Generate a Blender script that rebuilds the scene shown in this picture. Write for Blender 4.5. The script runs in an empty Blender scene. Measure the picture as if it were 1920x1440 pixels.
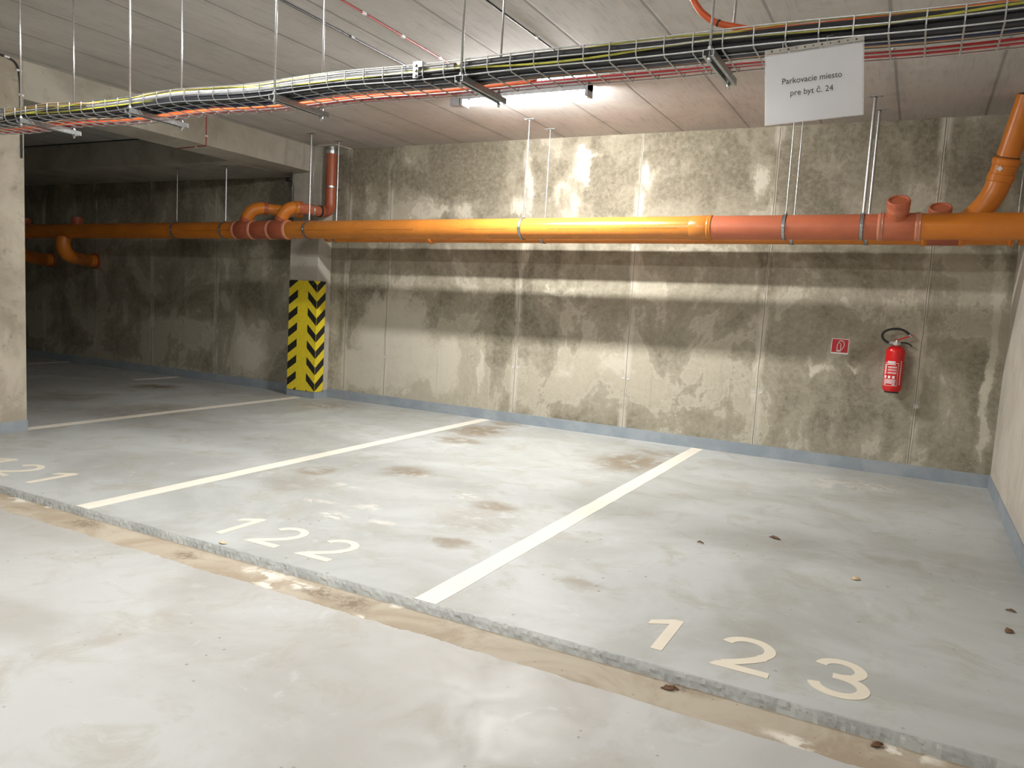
import bpy, bmesh, math, random
from mathutils import Vector, Matrix
random.seed(7)
SC = bpy.context.scene
COL = SC.collection

# ------------------------------------------------------------------ camera
f_px, yaw, pitch, roll = 1442.44, math.radians(-27.4352), math.radians(-6.0781), math.radians(3.2381)
cy_, sy_, cp_, sp_ = math.cos(yaw), math.sin(yaw), math.cos(pitch), math.sin(pitch)
fwd = Vector((sy_*cp_, cy_*cp_, sp_)); rgt = Vector((cy_, -sy_, 0)); upv = rgt.cross(fwd)
r2 = rgt*math.cos(roll) + upv*math.sin(roll); u2 = -rgt*math.sin(roll) + upv*math.cos(roll)
cam_d = bpy.data.cameras.new('camera'); cam = bpy.data.objects.new('camera', cam_d); COL.objects.link(cam)
cam_d.sensor_width = 36.0; cam_d.lens = f_px/1920*36.0; cam_d.clip_start = 0.05; cam_d.clip_end = 100
M = Matrix.Identity(4)
for i in range(3):
    M[i][0], M[i][1], M[i][2] = r2[i], u2[i], -fwd[i]
M[0][3], M[1][3], M[2][3] = 0, 0, 1.4
cam.matrix_world = M
SC.camera = cam

# ------------------------------------------------------------------ world, exposure
W = bpy.data.worlds.new('world'); SC.world = W; W.use_nodes = True
W.node_tree.nodes['Background'].inputs[0].default_value = (0.8, 0.9, 1, 1)
W.node_tree.nodes['Background'].inputs[1].default_value = 0.02
SC.view_settings.view_transform = 'Standard'; SC.view_settings.look = 'None'
SC.view_settings.gamma = 1.0; SC.view_settings.use_curve_mapping = False
SC.view_settings.exposure = 0.0
# light tubes, built by lamp() below: x, y, strength; the last two are added unseen fill
LAMPS = [(-3.18, 6.05, 490.0), (-3.05, 1.95, 300.0), (-2.6, -1.9, 70.0), (-.8, -1.9, 105.0)]

# room measures (metres)
D, H, XR, CURB, LOW = 7.907, 3.225, 0.698, 2.886, -0.035
XL, YF = -16.5, -5.0
BX0, BX1, BZ = -7.55, -7.02, 2.905      # cross beam
SOFF_Y, SOFF_Z = 6.78, 2.895            # beam along the wall in the dark bay

# ------------------------------------------------------------------ object helpers
class MB:
    def __init__(s): s.v = []; s.f = []; s.m = []; s.sm = []
    def face(s, idx, m=0, smooth=False): s.f.append(idx); s.m.append(m); s.sm.append(smooth)
    def box(s, a, b, m=0):
        n = len(s.v); (x0, y0, z0), (x1, y1, z1) = a, b
        s.v += [(x0,y0,z0),(x1,y0,z0),(x1,y1,z0),(x0,y1,z0),(x0,y0,z1),(x1,y0,z1),(x1,y1,z1),(x0,y1,z1)]
        for q in ((0,3,2,1),(4,5,6,7),(0,1,5,4),(1,2,6,5),(2,3,7,6),(3,0,4,7)): s.face([n+i for i in q], m)
        return s
    def obox(s, c, ax, ay, az, m=0):      # oriented box: centre and three half axes
        n = len(s.v); c, ax, ay, az = map(Vector, (c, ax, ay, az))
        for z in (-1, 1):
            for (x, y) in ((-1,-1),(1,-1),(1,1),(-1,1)): s.v.append(tuple(c+ax*x+ay*y+az*z))
        for q in ((0,3,2,1),(4,5,6,7),(0,1,5,4),(1,2,6,5),(2,3,7,6),(3,0,4,7)): s.face([n+i for i in q], m)
        return s
    def tube(s, pts, r, seg=12, m=0, caps=True, closed=False):
        pts = [Vector(p) for p in pts]; k = len(pts)
        rs = r if isinstance(r, (list, tuple)) else [r]*k
        T = []
        for i in range(k):
            if closed: t = pts[(i+1) % k]-pts[i-1]
            else: t = pts[min(i+1, k-1)]-pts[max(i-1, 0)]
            if t.length < 1e-9: t = T[-1] if T else Vector((0,0,1))
            T.append(t.normalized())
        a = Vector((0,0,1)) if abs(T[0].z) < .9 else Vector((1,0,0))
        nrm = (a-T[0]*a.dot(T[0])).normalized(); n0 = len(s.v)
        for i in range(k):
            if i: nrm = (nrm-T[i]*nrm.dot(T[i])).normalized()
            b = T[i].cross(nrm)
            for j in range(seg):
                an = 2*math.pi*j/seg
                s.v.append(tuple(pts[i]+(nrm*math.cos(an)+b*math.sin(an))*rs[i]))
        for i in range(k if closed else k-1):
            for j in range(seg):
                A = n0+i*seg; B = n0+((i+1) % k)*seg
                s.face([A+j, A+(j+1) % seg, B+(j+1) % seg, B+j], m, True)
        if caps and not closed:
            s.face([n0+j for j in range(seg)][::-1], m); s.face([n0+(k-1)*seg+j for j in range(seg)], m)
        return s
    def lathe(s, prof, o, axis, seg=24, m=0):   # profile [(along, radius)] about an axis from o
        o, axis = Vector(o), Vector(axis).normalized()
        a = Vector((0,0,1)) if abs(axis.z) < .9 else Vector((1,0,0))
        u = (a-axis*a.dot(axis)).normalized(); w = axis.cross(u); n0 = len(s.v)
        for (t, r) in prof:
            for j in range(seg):
                an = 2*math.pi*j/seg
                s.v.append(tuple(o+axis*t+(u*math.cos(an)+w*math.sin(an))*r))
        for i in range(len(prof)-1):
            flat = abs(prof[i][0]-prof[i+1][0]) < 1e-6
            for j in range(seg):
                A = n0+i*seg; B = A+seg
                s.face([A+j, A+(j+1) % seg, B+(j+1) % seg, B+j], m, not flat)
        s.face([n0+j for j in range(seg)][::-1], m); s.face([n0+(len(prof)-1)*seg+j for j in range(seg)], m)
        return s
    def poly(s, pts, off, m=0):             # polygon extruded by vector off
        n = len(s.v); k = len(pts); off = Vector(off)
        s.v += [tuple(p) for p in pts]+[tuple(Vector(p)+off) for p in pts]
        s.face(list(range(n, n+k))[::-1], m); s.face(list(range(n+k, n+2*k)), m)
        for i in range(k): s.face([n+i, n+(i+1) % k, n+k+(i+1) % k, n+k+i], m)
        return s
    def build(s, name, mats, parent=None, loc=None):
        me = bpy.data.meshes.new(name)
        vs = s.v if loc is None else [tuple(Vector(p)-Vector(loc)) for p in s.v]
        me.from_pydata(vs, [], s.f)
        if not isinstance(mats, (list, tuple)): mats = [mats]
        for mm in mats: me.materials.append(mm)
        for p, i, sm in zip(me.polygons, s.m, s.sm): p.material_index = i; p.use_smooth = sm
        bm = bmesh.new(); bm.from_mesh(me); bmesh.ops.recalc_face_normals(bm, faces=bm.faces)
        for e in bm.edges:
            if len(e.link_faces) == 2 and e.calc_face_angle(0) > .62: e.smooth = False
        bm.to_mesh(me); bm.free()
        ob = bpy.data.objects.new(name, me); COL.objects.link(ob)
        if loc is not None: ob.location = loc
        if parent: ob.parent = parent
        return ob

def tag(o, label=None, cat=None, group=None, kind=None):
    if label: o['label'] = label
    if cat: o['category'] = cat
    if group: o['group'] = group
    if kind: o['kind'] = kind
    return o
def thing(name, loc, label, cat, group=None):
    o = bpy.data.objects.new(name, None); COL.objects.link(o); o.location = loc; o.empty_display_size = .05
    bpy.context.view_layer.update()
    return tag(o, label, cat, group)
def adopt(mb, name, mats, root):            # part built in world space under an unrotated root
    ob = mb.build(name, mats); ob.parent = root
    base = Vector((0,0,0)); p = root
    while p: base += p.location; p = p.parent
    for v in ob.data.vertices: v.co -= base
    return ob
def arc(c, u, v, r, a0, a1, n):
    c, u, v = Vector(c), Vector(u), Vector(v)
    return [c+u*(r*math.cos(a0+(a1-a0)*i/n))+v*(r*math.sin(a0+(a1-a0)*i/n)) for i in range(n+1)]

# ------------------------------------------------------------------ material helpers
class G:
    def __init__(s, name):
        s.mat = bpy.data.materials.new(name); s.mat.use_nodes = True; s.t = s.mat.node_tree
        s.b = s.t.nodes['Principled BSDF']
        s.co = s.t.nodes.new('ShaderNodeTexCoord').outputs['Object']
    def N(s, t, ins=(), **pr):
        n = s.t.nodes.new(t)
        for k, v in pr.items(): setattr(n, k, v)
        for k, v in dict(ins).items(): s.put(n.inputs[k], v)
        return n
    def put(s, sock, v):
        if isinstance(v, bpy.types.NodeSocket): s.t.links.new(v, sock)
        else: sock.default_value = v
    def m(s, op, a, b=0.0, c=0.0, clamp=False):
        return s.N('ShaderNodeMath', {0: a, 1: b, 2: c}, operation=op, use_clamp=clamp).outputs[0]
    def noise(s, scale, detail=4, rough=.55, dist=0.0, vec=None, col=False):
        n = s.N('ShaderNodeTexNoise', {'Vector': vec or s.co, 'Scale': scale, 'Detail': detail, 'Roughness': rough, 'Distortion': dist})
        return n.outputs['Color' if col else 'Fac']
    def step(s, x, lo, hi, a=0.0, b=1.0):
        return s.N('ShaderNodeMapRange', {0: x, 1: lo, 2: hi, 3: a, 4: b}, interpolation_type='SMOOTHSTEP').outputs[0]
    def mix(s, f, a, b):
        n = s.N('ShaderNodeMix', data_type='RGBA')
        for k, v in ((0, f), (6, a), (7, b)):
            if k and not isinstance(v, bpy.types.NodeSocket) and len(v) == 3: v = (*v, 1)
            s.put(n.inputs[k], v)
        return n.outputs[2]
    def vec(s, op, a, b): return s.N('ShaderNodeVectorMath', {0: a, 1: b}, operation=op).outputs['Vector']
    def xyz(s, v=None): 
        n = s.N('ShaderNodeSeparateXYZ', {0: v or s.co}); return n.outputs
    def scale(s, v): return s.vec('MULTIPLY', s.co, v)
    def warp(s, scale, amt, detail=5):
        c = s.noise(scale, detail, .6, col=True)
        return s.vec('ADD', s.co, s.vec('MULTIPLY', s.vec('SUBTRACT', c, (.5, .5, .5)), (amt, amt, amt)))
    def blobs(s, vec, lst, plane, hard=.05):
        out = None
        for b in lst:
            cx, cz, rx, rz = b[:4]; w = b[4] if len(b) > 4 else 1.0
            if plane == 'xz': c, k = (cx, 0, cz), (1/rx, 0, 1/rz)
            else: c, k = (cx, cz, 0), (1/rx, 1/rz, 0)
            d = s.vec('MULTIPLY', s.vec('SUBTRACT', vec, c), k)
            l = s.N('ShaderNodeVectorMath', {0: d}, operation='LENGTH').outputs['Value']
            q = s.step(l, hard, 1.3, w, 0.0)
            out = q if out is None else s.m('MAXIMUM', out, q)
        return out
    def bump(s, h, strength=.3, dist=.01):
        s.put(s.b.inputs['Normal'], s.N('ShaderNodeBump', {'Height': h, 'Strength': strength, 'Distance': dist}).outputs[0])
    def end(s, col, rough=.5, metal=0.0, spec=.5):
        if not isinstance(col, bpy.types.NodeSocket) and len(col) == 3: col = (*col, 1)
        s.put(s.b.inputs['Base Color'], col); s.put(s.b.inputs['Roughness'], rough)
        s.put(s.b.inputs['Metallic'], metal); s.put(s.b.inputs['Specular IOR Level'], spec)
        return s.mat

def plain(name, col, rough=.5, metal=0.0, var=.12, scale=18.0, spec=.5):
    g = G(name); n = g.noise(scale, 3)
    return g.end(g.mix(g.step(n, .3, .7), tuple(c*(1-var) for c in col), tuple(min(1, c*(1+var)) for c in col)), rough, metal, spec)

JOINTS = [.05, -1.349, -2.727, -4.079, -5.947, -6.6, -7.41, -8.99, -10.375, -11.73, -13.1]
PALE = [(-5.8, 0.82, 0.868, 0.947, 1), (-6.2, 0.38, 0.746, 0.415, 1), (-5.07, 0.55, 0.377, 0.523, 1), (-5.4, 2.44, 0.531, 0.14, 0.9), (-4.87, 2.44, 0.219, 0.155, 0.7), (-5.67, 2.99, 0.173, 0.141, 0.5), (-6.23, 2.74, 0.125, 0.397, 0.5), (-4.02, 2.7, 0.067, 0.415, 1), (-4.15, 2.44, 0.095, 0.132, 0.9), (-4.0, 3.03, 0.133, 0.059, 0.6), (-3.37, 2.86, 0.137, 0.285, 1), (-3.47, 2.46, 0.064, 0.144, 0.8), (-3.32, 3.03, 0.185, 0.068, 0.8), (-3.64, 2.64, 0.103, 0.116, 0.7), (-2.64, 2.79, 0.075, 0.164, 1), (-2.71, 2.49, 0.058, 0.166, 0.8), (-1.48, 2.73, 0.11, 0.179, 1), (-1.37, 2.45, 0.04, 0.154, 0.7), (-2.88, 0.81, 0.533, 0.465, 0.55), (-3.44, 0.64, 0.382, 0.36, 0.5), (-4.03, 1.93, 0.108, 0.241, 0.7), (-3.57, 1.54, 0.75, 0.071, 0.5), (-2.72, 1.85, 0.082, 0.337, 0.6), (-2.1, 2.03, 0.635, 0.054, 0.5), (-0.79, 0.95, 0.142, 0.061, 0.8), (-0.5, 0.96, 0.136, 0.04, 0.5), (-0.07, 2.54, 0.188, 0.188, 0.5), (0.08, 2.26, 0.246, 0.141, 0.35), (-0.51, 3.02, 0.089, 0.048, 0.4), (-0.72, 2.89, 0.114, 0.039, 0.4), (-0.82, 2.2, 0.065, 0.09, 0.4), (-4.54, 0.6, 0.058, 0.445, 0.8), (-4.11, 0.58, 0.07, 0.436, 0.4), (-1.38, 0.88, 0.036, 0.479, 0.6), (-1.37, 0.59, 0.061, 0.053, 0.8), (-3.89, 1.45, 0.397, 0.09, 0.4), (-2.0, 0.77, 0.431, 0.331, 0.25), (-6.76, 1.03, 0.089, 0.986, 0.5),
        (-8.3, .5, .6, .45, .7), (-9.7, .5, .5, .4, .4), (.6, 1.2, .07, 1.5, .9)]
DARK = [(-5.42, 2.79, 0.676, 0.254, 0.8), (-6.24, 3.01, 0.491, 0.197, 0.6), (-4.65, 2.9, 0.352, 0.366, 0.6), (-4.34, 0.87, 0.281, 0.754, 0.5), (-2.42, 1.02, 0.34, 0.338, 0.3), (-0.92, 2.5, 0.37, 0.399, 0.6), (-1.89, 2.77, 0.313, 0.315, 0.5), (0.28, 2.72, 0.12, 0.183, 0.6), (0.38, 0.99, 0.281, 0.714, 0.3), (0.26, 1.27, 0.244, 0.237, 0.4), (-6.16, 1.34, 0.496, 0.373, 0.6), (-5.66, 1.3, 0.396, 0.232, 0.8), (-6.22, 0.69, 0.204, 0.082, 0.5), (-3.09, 2.8, 0.121, 0.168, 0.3), (-0.44, 0.41, 0.66, 0.203, 0.2), (-8.3, 1.3, .6, .25, .4)]

def concrete_wall():
    g = G('stained_wall_concrete'); x, y, z = g.xyz()[:3]
    wv = g.vec('MULTIPLY', g.vec('SUBTRACT', g.noise(2.2, 8, .68, .4, vec=g.scale((1.5, 1, .8)), col=True), (.5, .5, .5)), (.34, 0, .62))
    w = g.vec('ADD', g.co, wv)
    pale = g.blobs(w, PALE, 'xz'); dark = g.blobs(w, DARK, 'xz')
    n = g.noise(1.15, 9, .64, .6); st = g.noise(2.0, 5, .62, vec=g.scale((3.6, 1, .22))); n2 = g.noise(4.2, 9, .70, .8)
    v = g.m('ADD', g.m('MULTIPLY', n, 1.0), g.m('MULTIPLY', n2, .13))
    v = g.m('ADD', v, g.m('MULTIPLY', pale, .22)); v = g.m('SUBTRACT', v, g.m('MULTIPLY', dark, .20))
    v = g.m('ADD', v, g.m('MULTIPLY', g.m('SUBTRACT', st, .5), .20)); v = g.m('SUBTRACT', v, .045)
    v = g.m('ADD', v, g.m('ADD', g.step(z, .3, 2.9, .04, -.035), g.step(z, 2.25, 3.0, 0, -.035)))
    f1 = g.step(v, .50, .68); f2 = g.step(v, .38, .54); edge = g.m('MULTIPLY', g.step(v, .565, .59), g.step(v, .60, .62, 1, 0))
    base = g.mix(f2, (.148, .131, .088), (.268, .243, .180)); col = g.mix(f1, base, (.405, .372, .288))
    col = g.mix(g.m('MULTIPLY', edge, .30), col, (.62, .58, .48))
    v3 = g.m('ADD', g.m('MULTIPLY', g.noise(3.0, 10, .70, 1.2), .55), g.m('MULTIPLY', pale, .36))
    eff = g.m('MULTIPLY', g.step(v3, .46, .53), g.step(g.noise(9, 6, .7), .30, .46))
    big = g.m('MULTIPLY', g.step(g.m('ADD', pale, g.m('MULTIPLY', g.m('SUBTRACT', n2, .5), .9)), .42, .62), g.step(z, 1.5, 2.0, 1, 0)); eff = g.m('MAXIMUM', eff, g.m('MULTIPLY', big, .8))
    col = g.mix(g.m('MULTIPLY', eff, .80), col, (.585, .55, .455))
    drip = g.step(g.noise(3.0, 4, .6, vec=g.scale((9, 1, .35))), .60, .76, 0, .3); col = g.mix(drip, col, (.20, .18, .13))
    fine = g.noise(26, 6, .7); col = g.mix(g.step(fine, .25, .8, 0, .32), col, (.60, .55, .45))
    pit = g.step(g.noise(60, 2), .70, .78); col = g.mix(g.m('MULTIPLY', pit, .5), col, (.12, .105, .08))
    xw = g.m('ADD', x, g.m('MULTIPLY', g.m('SUBTRACT', g.noise(3, 3), .5), .02))
    dmin = None; dp = None
    for X in JOINTS:
        d = g.m('ABSOLUTE', g.m('SUBTRACT', xw, X)); dmin = d if dmin is None else g.m('MINIMUM', dmin, d)
    chalk = g.m('MULTIPLY', g.step(dmin, .015, .07, 1, 0), g.step(g.noise(7, 5, .6, vec=g.scale((1, 1, .35))), .42, .62))
    col = g.mix(g.m('MULTIPLY', chalk, .7), col, (.60, .56, .47))
    rdg = g.m('MULTIPLY', g.step(dmin, .008, .014, 1, 0), g.step(x, -5.5, -4.6)); col = g.mix(g.m('MULTIPLY', rdg, .6), col, (.60, .56, .47))
    line = g.step(dmin, .0016, .0045, 1, 0); col = g.mix(g.m('MULTIPLY', line, .8), col, (.12, .105, .08))
    rim = g.m('MULTIPLY', g.step(dmin, .005, .008), g.step(dmin, .011, .018, 1, 0))
    hgt = g.m('ADD', g.m('MULTIPLY', fine, .35), g.m('ADD', g.m('MULTIPLY', rim, .9), g.m('MULTIPLY', line, -1.0)))
    g.bump(hgt, .45, .008)
    return g.end(col, g.step(fine, .2, .8, .8, .92), spec=.25)

def concrete(name, a, b, c, scale=1.6, joint=None, bump=.25):
    g = G(name); x, y, z = g.xyz()[:3]
    n = g.noise(scale, 8, .62, .6); k = g.noise(scale*5, 6, .65, .3); fi = g.noise(40, 4, .7)
    col = g.mix(g.step(n, .36, .62), a, b); col = g.mix(g.step(k, .56, .72, 0, .6), col, c)
    col = g.mix(g.step(fi, .62, .75, 0, .35), col, tuple(q*.55 for q in a))
    h = g.m('MULTIPLY', fi, .5)
    if joint:
        per, off, axis = joint
        p = (x, y, z)[axis]
        d = g.m('ABSOLUTE', g.m('SUBTRACT', g.m('PINGPONG', g.m('ADD', p, off), per/2), 0.0))
        idx = g.m('FLOOR', g.m('DIVIDE', g.m('ADD', p, off-per/2), per))
        l = g.step(d, .004, .016, 1, 0)
        dirt = g.m('MULTIPLY', g.step(d, .01, .11, 1, 0), g.step(g.noise(2.2, 4), .4, .65))
        tone = g.N('ShaderNodeTexWhiteNoise', {'W': idx}, noise_dimensions='1D').outputs[0]
        col = g.mix(g.step(tone, 0, 1, 0, .3), col, tuple(q*.78 for q in a))
        gr = g.noise(7, 5, .6, vec=g.scale((6, .6, 1)))
        col = g.mix(g.step(gr, .48, .72, 0, .5), col, tuple(q*.7 for q in a))
        col = g.mix(g.m('MULTIPLY', dirt, .3), col, tuple(q*.5 for q in a))
        col = g.mix(g.m('MULTIPLY', l, .55), col, tuple(q*.35 for q in a))
        h = g.m('SUBTRACT', h, g.m('MULTIPLY', l, 1.2))
    g.bump(h, bump, .006)
    return g.end(col, .88, spec=.25)

FL_BROWN = [(-4.05, 7.13, 0.345, 0.494, 0.9), (-4.07, 7.77, 0.229, 0.265, 0.7), (-3.94, 6.5, 0.285, 0.194, 0.8), (-2.22, 6.7, 0.367, 0.483, 0.9), (-2.15, 7.3, 0.304, 0.214, 0.6), (-3.51, 4.99, 0.21, 0.207, 0.8), (-4.03, 4.52, 0.171, 0.183, 0.7), (-2.42, 4.52, 0.223, 0.161, 0.8), (-2.28, 3.7, 0.161, 0.097, 0.8), (-1.38, 3.54, 0.129, 0.108, 0.6), (-3.89, 4.19, 0.28, 0.329, 0.35), (-2.39, 4.25, 0.355, 0.476, 0.4), (-6.34, 7.36, 0.39, 0.46, 0.5), (-7.35, 5.51, 0.618, 0.616, 0.5), (-8.98, 6.89, 0.279, 0.273, 1), (-0.5, 3.49, 0.175, 0.174, 0.25), (-2.78, 3.65, 0.2, 0.163, 0.3), (-8.69, 5.53, 0.463, 0.458, 0.5)]
FL_WHITE = [(-3.13, 3.7, 0.107, 0.065, 0.9), (-3.42, 3.9, 0.164, 0.06, 0.6), (-2.72, 4.68, 0.089, 0.096, 0.7), (-3.1, 4.0, 0.097, 0.081, 0.6), (-3.57, 4.35, 0.146, 0.081, 0.5), (-0.52, 7.12, 0.478, 0.337, 0.5), (-0.15, 7.2, 0.232, 0.204, 0.6), (-2.8, 3.77, 0.107, 0.056, 0.6), (-3.39, 4.97, 0.109, 0.08, 0.6), (-6.3, 7.2, .45, .25, .5)]
GUT_WHITE = [(-4.65, 2.88, 0.101, 0.044), (-4.5, 2.63, 0.086, 0.039), (-5.01, 2.83, 0.125, 0.078), (-2.79, 2.8, 0.156, 0.074), (-2.68, 2.69, 0.091, 0.05), (-2.56, 2.78, 0.112, 0.041), (-2.03, 2.65, 0.068, 0.028), (-2.02, 2.88, 0.05, 0.061), (-0.23, 2.69, 0.11, 0.038), (0.11, 2.83, 0.11, 0.06)]
GUT_DARK = [(-2.2, 2.75, 0.11, 0.077), (-2.41, 2.76, 0.152, 0.06), (-3.32, 2.75, 0.094, 0.054), (-4.22, 2.78, 0.144, 0.071), (-2.2, 2.6, 0.203, 0.037), (-0.67, 2.83, 0.074, 0.043), (0.03, 2.83, 0.062, 0.032)]

def floor_paint(name, a, b, blobs_on, speck):
    g = G(name)
    n = g.noise(.75, 7, .6, .8); k = g.noise(3.1, 7, .65, .6); fi = g.noise(30, 4, .7)
    col = g.mix(g.step(n, .38, .62), a, b)
    col = g.mix(g.step(k, .50, .68, 0, .5), col, (.335, .305, .245))
    col = g.mix(g.step(g.noise(5.5, 6, .6, 1.0), .60, .74, 0, .45), col, (.55, .57, .56))
    if blobs_on:
        w = g.warp(3.2, .34, 6); w2 = g.warp(9, .16, 5)
        br = g.m('MULTIPLY', g.blobs(w, FL_BROWN, 'xy', .35), g.step(g.noise(6, 6, .68), .34, .52))
        col = g.mix(g.m('MULTIPLY', br, .92), col, (.215, .165, .105))
        wh = g.m('MULTIPLY', g.blobs(w2, FL_WHITE, 'xy', .3), g.step(g.noise(8, 5, .65, 1.5), .46, .54))
        col = g.mix(g.m('MULTIPLY', wh, .8), col, (.70, .67, .60))
    v = g.N('ShaderNodeTexVoronoi', {'Vector': g.co, 'Scale': speck}, feature='F1').outputs['Distance']
    sp = g.m('MULTIPLY', g.step(v, .06, .10, 1, 0), g.step(g.noise(1.7, 3), .46, .58))
    col = g.mix(g.m('MULTIPLY', sp, .6), col, (.14, .12, .10))
    col = g.mix(g.step(fi, .6, .8, 0, .14), col, (.27, .26, .23))
    g.bump(g.m('ADD', g.m('MULTIPLY', fi, .25), k), .08, .006)
    return g.end(col, g.step(k, .3, .7, .42, .62), spec=.35)

def gutter_mat():
    g = G('gutter_screed'); w = g.warp(7, .16, 6)
    n = g.noise(2.2, 8, .65, .8); fi = g.noise(36, 5, .75)
    col = g.mix(g.step(n, .38, .62), (.33, .27, .195), (.43, .38, .30))
    dk = g.m('MULTIPLY', g.blobs(w, GUT_DARK, 'xy', .3), g.step(fi, .35, .6)); col = g.mix(g.m('MULTIPLY', dk, .75), col, (.15, .115, .075))
    wh = g.m('MULTIPLY', g.blobs(w, GUT_WHITE, 'xy', .4), g.step(g.noise(11, 5), .42, .52)); col = g.mix(wh, col, (.68, .64, .56))
    v = g.N('ShaderNodeTexVoronoi', {'Vector': g.co, 'Scale': 16.0}, feature='F1').outputs['Distance']
    col = g.mix(g.step(v, .04, .09, .55, 0), col, (.13, .11, .085))
    g.bump(g.m('ADD', fi, g.m('MULTIPLY', n, 2)), .35, .008)
    return g.end(col, .8, spec=.3)

def paint_mat(name, col, worn):
    g = G(name); n = g.noise(22, 6, .7); k = g.noise(2.5, 5, .6)
    c = g.mix(g.step(k, .4, .7, 0, .35), col, tuple(q*.84 for q in col))
    f = g.m('MULTIPLY', g.step(n, .60, .68), g.step(g.noise(2.0, 3), .5, .62))
    return g.end(g.mix(g.m('MULTIPLY', f, worn), c, (.42, .38, .31)), .6, spec=.3)

def baseboard_mat():
    g = G('blue_grey_skirting_paint'); n = g.noise(4, 6, .65, .5); fi = g.noise(22, 5, .7)
    c = g.mix(g.step(n, .38, .66), (.255, .295, .33), (.32, .355, .38))
    c = g.mix(g.step(fi, .62, .74, 0, .4), c, (.16, .17, .18)); g.bump(fi, .15, .004)
    return g.end(c, .55, spec=.35)

def pvc(name, a, rough=.3):
    g = G(name); n = g.noise(3, 4, .6); k = g.noise(40, 3, .6)
    c = g.mix(g.step(n, .35, .65), a, tuple(q*.86 for q in a)); c = g.mix(g.step(k, .62, .75, 0, .2), c, tuple(q*.7 for q in a))
    return g.end(c, g.step(n, .3, .7, rough, rough+.1), spec=.45)

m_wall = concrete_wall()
m_pale = concrete('pale_column_concrete', (.36, .32, .25), (.50, .455, .37), (.22, .195, .15), 2.2)
m_side = concrete('pale_side_wall_concrete', (.46, .42, .36), (.56, .52, .45), (.36, .33, .28), 1.5)
m_ceil = concrete('board_marked_ceiling_concrete', (.475, .46, .435), (.545, .53, .505), (.38, .365, .34), 1.1, (.66, .32, 0), .3)
m_beam = concrete('beam_concrete', (.37, .345, .29), (.47, .445, .38), (.28, .26, .21), 1.7)
m_floor = floor_paint('worn_grey_floor_paint', (.375, .385, .365), (.465, .485, .475), True, 9.0)
m_drive = floor_paint('driveway_floor_paint', (.385, .375, .35), (.465, .47, .455), False, 13.0)
m_gut = gutter_mat()
m_base = baseboard_mat()
m_line = paint_mat('cream_line_paint', (.76, .715, .62), .45)
m_num = paint_mat('cream_number_paint', (.72, .66, .545), .55)
m_org = pvc('orange_pvc', (.64, .20, .022))
m_org2 = pvc('bright_orange_pvc', (.57, .203, .034), .22)
m_sal = pvc('salmon_pvc', (.52, .145, .068), .38)
m_red = pvc('brown_red_pvc', (.40, .105, .05), .32)
m_rim = pvc('pale_lip_pvc', (.62, .25, .15), .3)
m_print = plain('brown_print', (.24, .10, .025), .6)
m_zinc = plain('zinc_steel', (.50, .51, .51), .34, .9, .1, 60)
m_zincd = plain('dull_zinc_steel', (.40, .41, .41), .42, .85, .15, 50)
m_rubber = plain('black_rubber', (.02, .02, .022), .6)
m_black = plain('black_cable_sheath', (.022, .023, .028), .45)
m_navy = plain('dark_blue_sheath', (.025, .032, .075), .42)
m_gry = plain('grey_conduit', (.27, .27, .27), .5)
m_char = plain('charcoal_conduit', (.045, .046, .05), .5)
m_yg = plain('yellow_green_sheath', (.52, .50, .07), .45)
m_yel = plain('yellow_sheath', (.70, .52, .16), .45)
m_wht = plain('white_sheath', (.70, .69, .67), .45)
m_orc = plain('orange_cable_sheath', (.66, .115, .03), .42)
m_redc = plain('red_cable_sheath', (.42, .03, .035), .45)
m_peach = plain('peach_sheath', (.72, .44, .24), .5)
m_yellow = plain('yellow_guard', (.78, .62, .03), .45, 0, .05)
m_blk = plain('black_guard_stripe', (.018, .017, .016), .5, 0, .1)
m_extred = plain('red_enamel', (.60, .012, .014), .22, 0, .05)
m_sigred = plain('red_sign_film', (.52, .012, .022), .4, 0, .05)
m_white = plain('white_print', (.80, .79, .78), .5, 0, .03)
m_paper = plain('white_paper', (.87, .87, .90), .6, 0, .02)
m_ink = plain('grey_ink', (.10, .10, .11), .7)
m_plas = plain('grey_plastic', (.33, .33, .34), .5)
m_leaf = plain('brown_dry_leaf', (.16, .085, .045), .8, 0, .3, 40)
m_chip = plain('tan_chip', (.62, .45, .26), .8)
m_mort = plain('pale_mortar', (.52, .50, .45), .9)
g = G('clear_sleeve'); g.end((.95, .95, .97), .18); g.b.inputs['Alpha'].default_value = .22; m_sleeve = g.mat
g = G('lit_tube_diffuser'); g.end((.9, .9, .9), .4)
g.b.inputs['Emission Color'].default_value = (1.0, .985, .965, 1)
m_tube = g.mat

# ------------------------------------------------------------------ the setting
def S(name, mb, mat): return tag(mb.build(name, mat), kind='structure')
floor = S('floor', MB().box((XL, CURB, -.25), (XR, D, 0)), m_floor)
rg = random.Random(3); ed = []; yy = 0.0
for i in range(700):
    yy = yy*.8+rg.uniform(-.006, .006)*(1.0 if i < 560 else .5)
    ed.append((-9.0+(XR+9.0)*i/699, 2.648+yy, -.25))
S('driveway', MB().poly([(XL, YF, -.25), (XR, YF, -.25)]+ed[::-1]+[(XL, 2.648, -.25)], (0, 0, .25+LOW)), m_drive)
S('trim_1', MB().box((XL, 2.60, -.20), (XR, CURB, LOW-.003)), m_gut)
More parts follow.
